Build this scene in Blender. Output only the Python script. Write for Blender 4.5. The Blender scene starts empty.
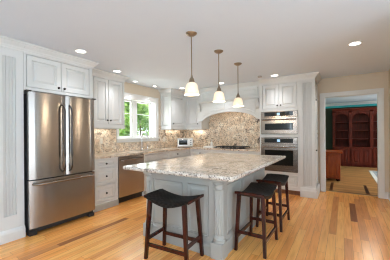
import bpy, bmesh, math, random
from mathutils import Vector, Matrix
random.seed(7)
SC = bpy.context.scene
COL = SC.collection
PI = math.pi

# ------------------------------------------------------------------ camera
YAW, ROLL, CAM_H = 0.574, -0.008, 1.287
cy_, sy_ = math.cos(YAW), math.sin(YAW)
Rv = Vector((cy_, sy_, 0)); Fv = Vector((-sy_, cy_, 0)); Uv = Vector((0, 0, 1))
cr_, sr_ = math.cos(ROLL), math.sin(ROLL)
Rr = Rv * cr_ + Uv * sr_; Ur = Uv * cr_ - Rv * sr_
cam = bpy.data.cameras.new('camera'); cam_o = bpy.data.objects.new('camera', cam); COL.objects.link(cam_o)
M = Matrix.Identity(4)
for i in range(3):
    M[i][0] = Rr[i]; M[i][1] = Ur[i]; M[i][2] = -Fv[i]
M[2][3] = CAM_H
cam_o.matrix_world = M
cam.sensor_width = 36; cam.lens = 229.255 / 390 * 36; cam.shift_y = 3.341 / 390
cam.clip_start = 0.05; cam.clip_end = 200
SC.camera = cam_o

# ------------------------------------------------------------------ world, sun, daylight and added fill, exposure
SC.view_settings.view_transform = 'Standard'
SC.view_settings.look = 'None'
SC.view_settings.gamma = 1
SC.view_settings.use_curve_mapping = False
SC.view_settings.exposure = 0.77
SC.cycles.use_denoising = True
SC.cycles.filter_width = 1.15
SC.cycles.max_bounces = 8
SC.cycles.diffuse_bounces = 5
SC.cycles.sample_clamp_indirect = 6
W = bpy.data.worlds.new('world'); SC.world = W; W.use_nodes = True
bg = W.node_tree.nodes['Background']; bg.inputs[0].default_value = (0.80, 0.90, 1.0, 1); bg.inputs[1].default_value = 1.3

def lamp(name, kind, loc, energy, color=(1, 1, 1), rot=(0, 0, 0), **kw):
    l = bpy.data.lights.new(name, kind); l.energy = energy; l.color = color
    for k, v in kw.items(): setattr(l, k, v)
    o = bpy.data.objects.new(name, l); COL.objects.link(o); o.location = loc; o.rotation_euler = rot
    return o
lamp('sun', 'SUN', (0, 0, 20), 4.0, (1, .96, .88), (math.radians(-12), math.radians(38), 0), angle=math.radians(2))
# sink window daylight, plus fill added outside unseen rear, east and library windows
lamp('rear_fill', 'AREA', (-0.6, -3.32, 1.25), 300, (.73, .88, 1.0), (PI / 2 + .52, 0, PI), shape='RECTANGLE', size=3.6, size_y=2.2)
lamp('east_fill', 'AREA', (3.42, -0.2, 1.3), 70, (.73, .88, 1.0), (0, PI / 2 + .6, 0), shape='RECTANGLE', size=2.1, size_y=3.8)
lamp('sink_window_daylight', 'AREA', (-4.45, 3.9, 1.66), 14, (.97, 1.0, .98), (0, -PI / 2, 0), shape='RECTANGLE', size=.9, size_y=1.05)
lamp('library_window_fill', 'AREA', (3.42, 8.6, 1.4), 80, (.85, .94, 1), (0, PI / 2, 0), shape='RECTANGLE', size=1.9, size_y=2.6)

# ------------------------------------------------------------------ materials
def srgb(r, g, b):
    f = lambda c: ((c / 255) / 12.92) if c / 255 <= .04045 else (((c / 255) + .055) / 1.055) ** 2.4
    return (f(r), f(g), f(b), 1)
def mat(name, col=(.8, .8, .8, 1), rough=.5, metal=0, **kw):
    m = bpy.data.materials.new(name); m.use_nodes = True
    p = m.node_tree.nodes['Principled BSDF']
    p.inputs['Base Color'].default_value = col; p.inputs['Roughness'].default_value = rough; p.inputs['Metallic'].default_value = metal
    for k, v in kw.items(): p.inputs[k.replace('_', ' ')].default_value = v
    return m
def N(m, t, **kw):
    n = m.node_tree.nodes.new(t)
    for k, v in kw.items(): setattr(n, k, v)
    return n
def L(m, a, b): m.node_tree.links.new(a, b)
def ramp(m, stops, interp='LINEAR'):
    n = N(m, 'ShaderNodeValToRGB'); cr = n.color_ramp; cr.interpolation = interp
    while len(cr.elements) < len(stops): cr.elements.new(.5)
    for e, (p, c) in zip(cr.elements, stops): e.position = p; e.color = c
    return n
def P(m): return m.node_tree.nodes['Principled BSDF']
def mixc(m, blend, fac=None):
    n = N(m, 'ShaderNodeMix', data_type='RGBA', blend_type=blend)
    if fac is not None: n.inputs[0].default_value = fac
    return n
def painted(name, col, rough=.45, var=.03):
    m = mat(name, col, rough)
    tc = N(m, 'ShaderNodeTexCoord'); nz = N(m, 'ShaderNodeTexNoise'); nz.inputs['Scale'].default_value = 3
    L(m, tc.outputs['Object'], nz.inputs['Vector'])
    d = tuple(c * (1 - var) for c in col[:3]) + (1,)
    r = ramp(m, [(.3, d), (.7, col)]); L(m, nz.outputs['Fac'], r.inputs['Fac']); L(m, r.outputs['Color'], P(m).inputs['Base Color'])
    return m

M_cab = painted('cabinet_paint', srgb(214, 215, 213), .4)
M_island = painted('island_paint', srgb(170, 170, 165), .42)
M_bead = painted('beadboard_paint', srgb(201, 202, 200), .45)
M_trim = painted('trim_paint', srgb(232, 232, 229), .4)
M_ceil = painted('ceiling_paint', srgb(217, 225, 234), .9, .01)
M_wall = painted('wall_paint', srgb(220, 206, 185), .85, .02)
M_teal = painted('library_teal_paint', srgb(66, 188, 190), .8)
M_libgreen = painted('library_lower_wall_paint', srgb(62, 62, 46), .8)
M_black = mat('black_metal', srgb(24, 23, 23), .45)
M_grille = mat('dark_grille', srgb(38, 38, 40), .5)
M_knob = mat('pewter_knob', srgb(66, 63, 60), .35, 1)
M_nickel = mat('brushed_nickel', srgb(158, 144, 126), .3, 1)
M_chrome = mat('chrome', srgb(215, 215, 215), .12, 1)
M_glassblk = mat('black_glass', srgb(20, 22, 22), .06)
M_plate = mat('outlet_plate', srgb(226, 218, 204), .4)
M_white = mat('white_ceramic', srgb(235, 232, 225), .25)
M_dial = mat('display', srgb(20, 24, 30), .2)

def steel(name, col, rough, stretch):
    m = mat(name, col, rough, 1)
    tc = N(m, 'ShaderNodeTexCoord'); mp = N(m, 'ShaderNodeMapping'); mp.inputs['Scale'].default_value = stretch
    nz = N(m, 'ShaderNodeTexNoise'); nz.inputs['Scale'].default_value = 6; nz.inputs['Detail'].default_value = 3
    L(m, tc.outputs['Object'], mp.inputs['Vector']); L(m, mp.outputs['Vector'], nz.inputs['Vector'])
    r = ramp(m, [(.3, (rough - .02,) * 3 + (1,)), (.7, (rough + .02,) * 3 + (1,))])
    L(m, nz.outputs['Fac'], r.inputs['Fac']); L(m, r.outputs['Color'], P(m).inputs['Roughness'])
    return m
M_steel = steel('stainless_steel', srgb(170, 164, 159), .24, (30, 30, .4))
for m_ in (M_steel,):
    tg = N(m_, 'ShaderNodeTangent', direction_type='RADIAL', axis='Z'); L(m_, tg.outputs[0], P(m_).inputs['Tangent'])
    P(m_).inputs['Anisotropic'].default_value = .85; P(m_).inputs['Anisotropic Rotation'].default_value = 0.25
M_steel2 = steel('stainless_steel_trim', srgb(146, 137, 130), .26, (.4, 30, 30))

M_silver = mat('bright_silver', srgb(206, 200, 192), .3, 1)
M_dsteel = mat('dark_steel', srgb(84, 80, 78), .3, 1)
def granite(name, scale=1.0, light=srgb(232, 222, 206), mid=srgb(206, 184, 158), grey=srgb(150, 140, 130), dark=srgb(52, 46, 44), dk=.5, fleck=srgb(110, 100, 94)):
    m = mat(name, light, .14)
    tc = N(m, 'ShaderNodeTexCoord')
    def nz(sc, det, ro, dist):
        n = N(m, 'ShaderNodeTexNoise'); n.inputs['Scale'].default_value = sc * scale; n.inputs['Detail'].default_value = det; n.inputs['Roughness'].default_value = ro; n.inputs['Distortion'].default_value = dist
        L(m, tc.outputs['Object'], n.inputs['Vector']); return n
    n1 = nz(2.6, 6, .62, 1.2); n2 = nz(70, 3, .6, 0); n3 = nz(1.7, 7, .6, 2.2); n4 = nz(9, 6, .7, .6)
    vo = N(m, 'ShaderNodeTexVoronoi'); vo.inputs['Scale'].default_value = 84 * scale; L(m, tc.outputs['Object'], vo.inputs['Vector'])
    r1 = ramp(m, [(.34, light), (.50, mid), (.60, light), (.72, mid)]); L(m, n1.outputs['Fac'], r1.inputs['Fac'])
    r2 = ramp(m, [(.50, (0, 0, 0, 1)), (.66, (.75, .75, .75, 1))]); L(m, n4.outputs['Fac'], r2.inputs['Fac'])
    mx1 = mixc(m, 'MIX'); L(m, r2.outputs['Color'], mx1.inputs[0]); L(m, r1.outputs['Color'], mx1.inputs[6]); mx1.inputs[7].default_value = grey
    r3 = ramp(m, [(dk + .05, (0, 0, 0, 1)), (dk + .17, (1, 1, 1, 1))]); L(m, n3.outputs['Fac'], r3.inputs['Fac'])
    r4 = ramp(m, [(.50, (0, 0, 0, 1)), (.60, (1, 1, 1, 1))]); L(m, n4.outputs['Fac'], r4.inputs['Fac'])
    mul = mixc(m, 'MULTIPLY', 1.0); L(m, r3.outputs['Color'], mul.inputs[6]); L(m, r4.outputs['Color'], mul.inputs[7])
    mx2 = mixc(m, 'MIX'); L(m, mul.outputs[2], mx2.inputs[0]); L(m, mx1.outputs[2], mx2.inputs[6]); mx2.inputs[7].default_value = dark
    # fine flecks, one random value per crystal
    r5 = ramp(m, [(.66, (0, 0, 0, 1)), (.95, (.9, .9, .9, 1))])
    sep = N(m, 'ShaderNodeSeparateColor'); L(m, vo.outputs['Color'], sep.inputs[0]); L(m, sep.outputs[0], r5.inputs['Fac'])
    mx3 = mixc(m, 'MIX'); L(m, r5.outputs['Color'], mx3.inputs[0]); L(m, mx2.outputs[2], mx3.inputs[6]); mx3.inputs[7].default_value = fleck
    L(m, mx3.outputs[2], P(m).inputs['Base Color'])
    return m
M_granite = granite('granite_slab')
M_splash = granite('granite_backsplash', .9, srgb(252, 240, 220), srgb(230, 204, 174), srgb(192, 172, 154), srgb(74, 60, 54), .46)
M_island_top = granite('granite_island', 1.0, srgb(228, 222, 214), srgb(206, 196, 184), srgb(160, 157, 153), srgb(64, 60, 58), .50)

def planks(name, along='Y', row=.083, length=1.05, tones=None, rough=.25, grain=.16, gap=(.25, .12, .05, 1)):
    m = mat(name, (.6, .3, .1, 1), rough)
    tc = N(m, 'ShaderNodeTexCoord'); mp = N(m, 'ShaderNodeMapping')
    if along == 'Y': mp.inputs['Rotation'].default_value = (0, 0, PI / 2)
    L(m, tc.outputs['Object'], mp.inputs['Vector'])
    br = N(m, 'ShaderNodeTexBrick', offset=.37, offset_frequency=2, squash=1.4, squash_frequency=3)
    br.inputs['Color1'].default_value = (0, 0, 0, 1); br.inputs['Color2'].default_value = (1, 1, 1, 1); br.inputs['Mortar'].default_value = (.5, .5, .5, 1)
    br.inputs['Scale'].default_value = 1; br.inputs['Brick Width'].default_value = length; br.inputs['Row Height'].default_value = row
    br.inputs['Mortar Size'].default_value = .0011; br.inputs['Mortar Smooth'].default_value = 0; br.inputs['Bias'].default_value = 0
    L(m, mp.outputs['Vector'], br.inputs['Vector'])
    r = ramp(m, tones); L(m, br.outputs['Color'], r.inputs['Fac'])
    mp2 = N(m, 'ShaderNodeMapping'); mp2.inputs['Scale'].default_value = (2.2, 30, 1)
    L(m, mp.outputs['Vector'], mp2.inputs['Vector'])
    nz = N(m, 'ShaderNodeTexNoise'); nz.inputs['Scale'].default_value = 1.2; nz.inputs['Detail'].default_value = 4
    # shift the grain from board to board
    add = N(m, 'ShaderNodeVectorMath', operation='MULTIPLY_ADD'); L(m, br.outputs['Color'], add.inputs[0]); add.inputs[1].default_value = (31, 17, 0); L(m, mp2.outputs['Vector'], add.inputs[2])
    L(m, add.outputs[0], nz.inputs['Vector'])
    rg = ramp(m, [(.30, (1 - grain * 1.3, 1 - grain * 1.6, 1 - grain * 1.9, 1)), (.58, (1, 1, 1, 1))]); L(m, nz.outputs['Fac'], rg.inputs['Fac'])
    mul = mixc(m, 'MULTIPLY', 1.0); L(m, r.outputs['Color'], mul.inputs[6]); L(m, rg.outputs['Color'], mul.inputs[7])
    mx = mixc(m, 'MIX'); L(m, br.outputs['Fac'], mx.inputs[0]); L(m, mul.outputs[2], mx.inputs[6]); mx.inputs[7].default_value = gap
    L(m, mx.outputs[2], P(m).inputs['Base Color'])
    return m
M_floor = planks('oak_strip_floor', 'Y', .083, 1.0,
    [(0, srgb(130, 78, 42)), (.03, srgb(204, 138, 80)), (.12, srgb(238, 160, 84)), (.45, srgb(247, 172, 92)), (.75, srgb(252, 188, 108)), (1, srgb(238, 162, 86))])
M_libfloor = planks('library_oak_floor', 'X', .07, 1.3,
    [(0, srgb(160, 110, 62)), (.4, srgb(190, 140, 84)), (1, srgb(206, 158, 98))], .3, .2)

def wood(name, c1, c2, rough=.3, sc=(3, 3, .5)):
    m = mat(name, c1, rough)
    tc = N(m, 'ShaderNodeTexCoord'); mp = N(m, 'ShaderNodeMapping'); mp.inputs['Scale'].default_value = sc
    nz = N(m, 'ShaderNodeTexNoise'); nz.inputs['Scale'].default_value = 9; nz.inputs['Detail'].default_value = 5
    L(m, tc.outputs['Object'], mp.inputs['Vector']); L(m, mp.outputs['Vector'], nz.inputs['Vector'])
    r = ramp(m, [(.35, c1), (.65, c2)]); L(m, nz.outputs['Fac'], r.inputs['Fac']); L(m, r.outputs['Color'], P(m).inputs['Base Color'])
    return m
M_stool = wood('dark_mahogany', srgb(40, 15, 10), srgb(74, 28, 18), .25)
M_book = wood('cherry_bookcase', srgb(74, 24, 13), srgb(106, 37, 20), .5)
M_desk = wood('cherry_desk', srgb(132, 56, 22), srgb(166, 78, 32), .3)
M_inlay = wood('walnut_inlay', srgb(46, 28, 18), srgb(70, 42, 26), .3)

for m_ in (M_book, M_desk): P(m_).inputs['Specular IOR Level'].default_value = .2
P(M_stool).inputs['Specular IOR Level'].default_value = .35

def weave(name):
    m = mat(name, srgb(30, 28, 28), .6)
    tc = N(m, 'ShaderNodeTexCoord')
    P(m).inputs['Specular IOR Level'].default_value = .25
    ck = N(m, 'ShaderNodeTexChecker'); ck.inputs['Scale'].default_value = 1 / .028
    ck.inputs['Color1'].default_value = srgb(9, 8, 8); ck.inputs['Color2'].default_value = srgb(32, 29, 28)
    L(m, tc.outputs['Object'], ck.inputs['Vector']); L(m, ck.outputs['Color'], P(m).inputs['Base Color'])
    bp = N(m, 'ShaderNodeBump'); bp.inputs['Strength'].default_value = .6; bp.inputs['Distance'].default_value = .006
    L(m, ck.outputs['Fac'], bp.inputs['Height']); L(m, bp.outputs['Normal'], P(m).inputs['Normal'])
    return m
M_weave = weave('woven_black_leather')

def emis(name, col, strength, base=(1, 1, 1, 1)):
    m = mat(name, base, .4)
    P(m).inputs['Emission Color'].default_value = col; P(m).inputs['Emission Strength'].default_value = strength
    return m
M_led = emis('downlight_lens', (1, .97, .9, 1), 3.5)
M_clock = emis('blue_clock_display', (.35, .55, .75, 1), .8, srgb(60, 80, 100))
def shade_mat():
    m = emis('alabaster_glass', (1, .80, .55, 1), .28, srgb(240, 226, 200))
    tc = N(m, 'ShaderNodeTexCoord'); nz = N(m, 'ShaderNodeTexNoise'); nz.inputs['Scale'].default_value = 22; nz.inputs['Detail'].default_value = 4
    L(m, tc.outputs['Object'], nz.inputs['Vector'])
    r = ramp(m, [(.35, (.9, .62, .36, 1)), (.65, (1, .86, .64, 1))]); L(m, nz.outputs['Fac'], r.inputs['Fac']); L(m, r.outputs['Color'], P(m).inputs['Emission Color'])
    return m
M_shade = shade_mat()
def pane_mat():
    m = bpy.data.materials.new('window_glass'); m.use_nodes = True; nt = m.node_tree; nt.nodes.clear()
    o = nt.nodes.new('ShaderNodeOutputMaterial'); mx = nt.nodes.new('ShaderNodeMixShader'); t = nt.nodes.new('ShaderNodeBsdfTransparent'); g = nt.nodes.new('ShaderNodeBsdfGlossy')
    g.inputs['Roughness'].default_value = .02; mx.inputs[0].default_value = .06
    nt.links.new(t.outputs[0], mx.inputs[1]); nt.links.new(g.outputs[0], mx.inputs[2]); nt.links.new(mx.outputs[0], o.inputs[0])
    return m
M_pane = pane_mat()
def leaf_mat(name, c1, c2):
    m = mat(name, c1, .6)
    oi = N(m, 'ShaderNodeTexCoord'); nz = N(m, 'ShaderNodeTexNoise'); nz.inputs['Scale'].default_value = 2.5; nz.inputs['Detail'].default_value = 5
    L(m, oi.outputs['Object'], nz.inputs['Vector']); r = ramp(m, [(.35, c1), (.65, c2)]); L(m, nz.outputs['Fac'], r.inputs['Fac'])
    L(m, r.outputs['Color'], P(m).inputs['Base Color'])
    tr = N(m, 'ShaderNodeBsdfTranslucent'); L(m, r.outputs['Color'], tr.inputs['Color'])
    mx = N(m, 'ShaderNodeMixShader'); mx.inputs[0].default_value = .4
    out = m.node_tree.nodes['Material Output']
    L(m, P(m).outputs[0], mx.inputs[1]); L(m, tr.outputs[0], mx.inputs[2]); L(m, mx.outputs[0], out.inputs[0])
    return m
M_leaf = leaf_mat('leaves_bright', srgb(104, 156, 62), srgb(196, 222, 134))
M_leaf2 = leaf_mat('leaves_deep', srgb(80, 134, 54), srgb(170, 208, 116))
M_bark = wood('bark', srgb(112, 104, 84), srgb(140, 130, 104), .8)
M_lawn = painted('lawn', srgb(110, 160, 70), .9, .3)
def rug_mat():
    m = mat('rug_weave', srgb(140, 150, 165), .9)
    tc = N(m, 'ShaderNodeTexCoord'); vo = N(m, 'ShaderNodeTexVoronoi'); vo.inputs['Scale'].default_value = 7
    L(m, tc.outputs['Object'], vo.inputs['Vector']); r = ramp(m, [(.2, srgb(88, 100, 124)), (.5, srgb(170, 168, 165))]); L(m, vo.outputs['Distance'], r.inputs['Fac']); L(m, r.outputs['Color'], P(m).inputs['Base Color'])
    return m
M_rug = rug_mat()
M_rugb = mat('rug_border', srgb(220, 214, 204), .9)

# ------------------------------------------------------------------ mesh helpers (world coordinates, re-based on the thing's origin)
class MB:
    def __init__(s): s.bm = bmesh.new()
    def quad(s, *p):
        s.bm.faces.new([s.bm.verts.new(q) for q in p])
    def box(s, a, b, bev=0):
        x0, x1 = sorted((a[0], b[0])); y0, y1 = sorted((a[1], b[1])); z0, z1 = sorted((a[2], b[2]))
        v = [s.bm.verts.new(p) for p in ((x0, y0, z0), (x1, y0, z0), (x1, y1, z0), (x0, y1, z0), (x0, y0, z1), (x1, y0, z1), (x1, y1, z1), (x0, y1, z1))]
        fs = [s.bm.faces.new([v[i] for i in f]) for f in ((0, 3, 2, 1), (4, 5, 6, 7), (0, 1, 5, 4), (1, 2, 6, 5), (2, 3, 7, 6), (3, 0, 4, 7))]
        if bev:
            es = list({e for f in fs for e in f.edges})
            bmesh.ops.bevel(s.bm, geom=es, offset=bev, segments=2, affect='EDGES', profile=.5)
        return s
    def prism(s, poly, d, T=lambda p: p):
        """poly: list of 3d points, extruded by vector d"""
        a = [s.bm.verts.new(T(p)) for p in poly]; b = [s.bm.verts.new(T(tuple(p[i] + d[i] for i in range(3)))) for p in poly]
        n = len(poly)
        s.bm.faces.new(a[::-1]); s.bm.faces.new(b)
        for i in range(n): s.bm.faces.new((a[i], a[(i + 1) % n], b[(i + 1) % n], b[i]))
        return s
    def lathe(s, prof, c=(0, 0, 0), seg=24, axis='Z', rf=None):
        """prof: (radius, height) from bottom to top"""
        rings = []
        for r, h in prof:
            ring = []
            for i in range(seg):
                a = 2 * PI * i / seg; rr = r * (rf(a) if rf else 1)
                p = {'Z': (rr * math.cos(a), rr * math.sin(a), h), 'X': (h, rr * math.cos(a), rr * math.sin(a)), 'Y': (rr * math.sin(a), h, rr * math.cos(a))}[axis]
                ring.append(s.bm.verts.new((p[0] + c[0], p[1] + c[1], p[2] + c[2])))
            rings.append(ring)
        for a, b in zip(rings, rings[1:]):
            for i in range(seg): s.bm.faces.new((a[i], a[(i + 1) % seg], b[(i + 1) % seg], b[i]))
        s.bm.faces.new(rings[0][::-1]); s.bm.faces.new(rings[-1])
        return s
    def tube(s, pts, r, seg=10, r2=None):
        pts = [Vector(p) for p in pts]; rings = []; n = len(pts)
        up = Vector((0, 0, 1))
        for k, p in enumerate(pts):
            d = (pts[min(k + 1, n - 1)] - pts[max(k - 1, 0)]).normalized()
            u = d.cross(up)
            if u.length < 1e-3: u = d.cross(Vector((1, 0, 0)))
            u.normalize(); w = u.cross(d)
            rr = r if r2 is None else r + (r2 - r) * k / (n - 1)
            rings.append([s.bm.verts.new(p + (u * math.cos(2 * PI * i / seg) + w * math.sin(2 * PI * i / seg)) * rr) for i in range(seg)])
        for a, b in zip(rings, rings[1:]):
            for i in range(seg): s.bm.faces.new((a[i], a[(i + 1) % seg], b[(i + 1) % seg], b[i]))
        s.bm.faces.new(rings[0][::-1]); s.bm.faces.new(rings[-1])
        return s
    def bar(s, a, b, w0, w1, t0=None, t1=None):
        """square tapering bar from a to b; w across X, t across Y"""
        t0 = t0 or w0; t1 = t1 or w1
        q = lambda p, w, t: [s.bm.verts.new((p[0] + i * w / 2, p[1] + j * t / 2, p[2])) for i, j in ((-1, -1), (1, -1), (1, 1), (-1, 1))]
        A, B = q(a, w0, t0), q(b, w1, t1)
        s.bm.faces.new(A[::-1]); s.bm.faces.new(B)
        for i in range(4): s.bm.faces.new((A[i], A[(i + 1) % 4], B[(i + 1) % 4], B[i]))
        return s
    def grid(s, T, us, vs, t, holes=()):
        """solid sheet in the plane T(u, v, w), w from 0 to t, with rectangular holes (u0,u1,v0,v1)"""
        us = sorted(set([round(u, 5) for u in us] + [round(h[i], 5) for h in holes for i in (0, 1)]))
        vs = sorted(set([round(v, 5) for v in vs] + [round(h[i], 5) for h in holes for i in (2, 3)]))
        def solid(i, j):
            if i < 0 or j < 0 or i >= len(us) - 1 or j >= len(vs) - 1: return False
            uc = (us[i] + us[i + 1]) / 2; vc = (vs[j] + vs[j + 1]) / 2
            return not any(h[0] < uc < h[1] and h[2] < vc < h[3] for h in holes)
        V = {}
        def v(i, j, k):
            if (i, j, k) not in V: V[(i, j, k)] = s.bm.verts.new(T(us[i], vs[j], t * k))
            return V[(i, j, k)]
        for i in range(len(us) - 1):
            for j in range(len(vs) - 1):
                if not solid(i, j): continue
                s.bm.faces.new((v(i, j, 1), v(i + 1, j, 1), v(i + 1, j + 1, 1), v(i, j + 1, 1)))
                s.bm.faces.new((v(i, j, 0), v(i, j + 1, 0), v(i + 1, j + 1, 0), v(i + 1, j, 0)))
                for (di, dj, a, b) in ((-1, 0, (i, j + 1), (i, j)), (1, 0, (i + 1, j), (i + 1, j + 1)), (0, -1, (i, j), (i + 1, j)), (0, 1, (i + 1, j + 1), (i, j + 1))):
                    if not solid(i + di, j + dj): s.bm.faces.new((v(*a, 1), v(*a, 0), v(*b, 0), v(*b, 1)))
        return s
    def panel(s, T, u0, u1, v0, v1, t=.02, st=.055, arch=None):
        """raised-panel door: slab with frame, groove and raised field; back at w=0, front at w=t.  arch(u) may lower the bottom edge"""
        gd = .016 if t >= .018 else t * .55
        steps = [(0, 0), (0, t - .003), (.003, t), (st, t), (st + .005, t - gd), (st + .016, t - gd), (st + .040, t - .003)]
        rings = []
        for ins, w in steps:
            m = min((u1 - u0), (v1 - v0)) / 2 - .004
            ins = min(ins, m)
            if arch:
                n = 14; us_ = [u0 + ins + (u1 - u0 - 2 * ins) * k / n for k in range(n + 1)]
                pts = [(u, arch(u) + ins) for u in us_] + [(u1 - ins, v1 - ins), (u0 + ins, v1 - ins)]
            else:
                pts = [(u0 + ins, v0 + ins), (u1 - ins, v0 + ins), (u1 - ins, v1 - ins), (u0 + ins, v1 - ins)]
            rings.append([s.bm.verts.new(T(u, v, w)) for u, v in pts])
        n = len(rings[0])
        for a, b in zip(rings, rings[1:]):
            for i in range(n): s.bm.faces.new((a[i], a[(i + 1) % n], b[(i + 1) % n], b[i]))
        s.bm.faces.new(rings[0][::-1]); s.bm.faces.new(rings[-1])
        return s
    def sweep(s, path, prof, closed=False):
        """path: XY polyline, outward is to its right; prof: closed list of (out, z)"""
        n = len(path); P2 = [Vector((p[0], p[1])) for p in path]; rings = []
        nor = lambda a, b: Vector(((b - a).y, -(b - a).x)).normalized()
        for k in range(n):
            ns = []
            if k > 0 or closed: ns.append(nor(P2[k - 1], P2[k]))
            if k < n - 1 or closed: ns.append(nor(P2[k], P2[(k + 1) % n]))
            if len(ns) == 2:
                mvec = (ns[0] + ns[1]); mvec = mvec / max(mvec.dot(ns[0]), .2)
            else: mvec = ns[0]
            rings.append([s.bm.verts.new((P2[k].x + mvec.x * o, P2[k].y + mvec.y * o, z)) for o, z in prof])
        m = len(prof)
        prs = list(zip(rings, rings[1:])) + ([(rings[-1], rings[0])] if closed else [])
        for a, b in prs:
            for i in range(m): s.bm.faces.new((a[i], b[i], b[(i + 1) % m], a[(i + 1) % m]))
        if not closed: s.bm.faces.new(rings[0]); s.bm.faces.new(rings[-1][::-1])
        return s
    def build(s, name, m, parent=None, smooth=None, org=None):
        bmesh.ops.recalc_face_normals(s.bm, faces=s.bm.faces)
        if org is None:
            org = Vector((0, 0, 0)); q = parent
            while q: org = org + q.location; q = q.parent
        me = bpy.data.meshes.new(name)
        bmesh.ops.translate(s.bm, verts=s.bm.verts, vec=-Vector(org))
        s.bm.to_mesh(me); s.bm.free()
        me.materials.append(m)
        if smooth is not None:
            me.shade_smooth(); me.set_sharp_from_angle(angle=math.radians(smooth))
        o = bpy.data.objects.new(name, me); COL.objects.link(o)
        if parent: o.parent = parent
        else: o.location = org
        return o
def tag(o, label=None, cat=None, group=None, kind=None):
    for k, v in (('label', label), ('category', cat), ('group', group), ('kind', kind)):
        if v: o[k] = v
    return o
def thing(name, label, cat, loc, group=None):
    o = bpy.data.objects.new(name, None); COL.objects.link(o); o.location = loc; o.empty_display_size = .1
    return tag(o, label, cat, group)
def struct(name, mb, m, **kw): return tag(mb.build(name, m, **kw), kind='structure')
def copy_tree(o, parent=None):
    c = o.copy(); COL.objects.link(c)
    if parent: c.parent = parent
    for ch in list(o.children): copy_tree(ch, c)
    return c
# planes: u runs along the wall, v up, w out of the face
def TX(x): return lambda u, v, w: (x + w, u, v)          # faces +X, u = Y
def TXn(x): return lambda u, v, w: (x - w, u, v)         # faces -X
def TY(y): return lambda u, v, w: (u, y - w, v)          # faces -Y, u = X
def knob(parent, T, u, v, w, name='knob'):
    mb = MB(); p = Vector(T(u, v, w)); q = Vector(T(u, v, w + .014)); r_ = Vector(T(u, v, w + .03))
    mb.tube([p, q], .006, 8); mb.tube([q - (q - p) * .1, q + (r_ - q) * .4, r_], .017, 10, .013)
    return mb.build(name, M_knob, parent, 40)
CROWN = lambda z0, z1, o: [(-.01, z0), (.008, z0), (.012, z0 + .018), (.018, z0 + .026), (o * .35, z0 + (z1 - z0) * .38), (o * .7, z0 + (z1 - z0) * .62), (o * .82, z1 - .03), (o, z1 - .022), (o, z1), (-.01, z1)]
def beads(mb, T, u0, u1, v0, v1, t=.012, n=None):
    t *= .65
    n = n or max(2, round((u1 - u0) / .036)); w = (u1 - u0) / n
    for i in range(n):
        a, b = u0 + i * w, u0 + (i + 1) * w
        mb.prism([T(a + .0012, v0, 0), T(b - .0012, v0, 0), T(b - .0012, v0, t * .5), T(b - .006, v0, t), T(a + .006, v0, t), T(a + .0012, v0, t * .5)], (0, 0, v1 - v0))
    return mb

# ------------------------------------------------------------------ setting
H = 2.45; XW = -4.10; YB = 5.69; XR = .73
XE = 3.3; YR = -3.2; YL = 10.9
struct('floor', MB().box((XW - .2, 0.0, -.12), (1.2, YB + .07, 0)), M_floor)
M_bounce_carpet = painted('bounce_carpet', srgb(232, 233, 234), .95, .02)  # unseen pale carpet, added to bounce neutral light up to the ceiling
struct('floor_family_room', MB().box((XW - .2, YR - .2, -.12), (XE + .2, 0.0, 0)).box((1.2, 0.0, -.12), (XE + .2, 2.76, 0)), M_bounce_carpet)
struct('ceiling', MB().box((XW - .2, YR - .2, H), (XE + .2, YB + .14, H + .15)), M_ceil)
WIN = (3.28, 4.44, 1.19, 2.10)
struct('wall_left', MB().grid(lambda u, v, w: (XW - w, u, v), (YR, YB), (0, H), .2, [WIN]), M_wall)
DOOR = (-.345, .585, 0, 2.055)
struct('wall_back', MB().grid(lambda u, v, w: (u, YB + w, v), (XW, XR), (0, H), .13, [(DOOR[0], DOOR[1], -1, DOOR[3])] if False else [(DOOR[0], DOOR[1], 0, DOOR[3])]), M_wall)
struct('wall_right', MB().box((XR, 2.7, 0), (XR + .12, YB + .13, H)), M_wall)
struct('wall_jog', MB().box((XR + .12, 2.7, 0), (XE, 2.82, H)), M_trim)
REAR = [(-2.4, 1.2, .05, 2.3)]
EAST = [(-2.1, 1.7, .3, 2.3)]
struct('wall_rear', MB().grid(lambda u, v, w: (u, YR - w, v), (XW, XE), (0, H), .2, REAR), M_trim)
struct('wall_east', MB().grid(lambda u, v, w: (XE + w, u, v), (YR, 2.7), (0, H), .2, EAST), M_trim)
BASE = [(0, 0), (.016, 0), (.016, .10), (.010, .118), (.006, .13), (0, .13)]
struct('baseboard_right', MB().sweep([(XR, YB), (XR, 2.7)], BASE), M_trim)
struct('baseboard_back', MB().sweep([(.665, YB), (XR - .016, YB)], BASE), M_trim)
CROWN_S = [(0, H - .05), (.012, H - .05), (.04, H - .01), (.04, H), (0, H)]
# door casing and jambs
mb = MB()
cas = lambda a, b, c, d: mb.box((a, YB - .022, c), (b, YB, d), .004)
cas(DOOR[0] - .078, DOOR[0] + .004, 0, DOOR[3] + .078); cas(DOOR[1] - .004, DOOR[1] + .078, 0, DOOR[3] + .078); cas(DOOR[0] + .004, DOOR[1] - .004, DOOR[3] - .004, DOOR[3] + .078)
mb.box((DOOR[0] - .002, YB, 0), (DOOR[0] + .016, YB + .13, DOOR[3])); mb.box((DOOR[1] - .016, YB, 0), (DOOR[1] + .002, YB + .13, DOOR[3])); mb.box((DOOR[0], YB, DOOR[3] - .016), (DOOR[1], YB + .13, DOOR[3] + .002))
struct('door_1', mb, M_trim)
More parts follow.
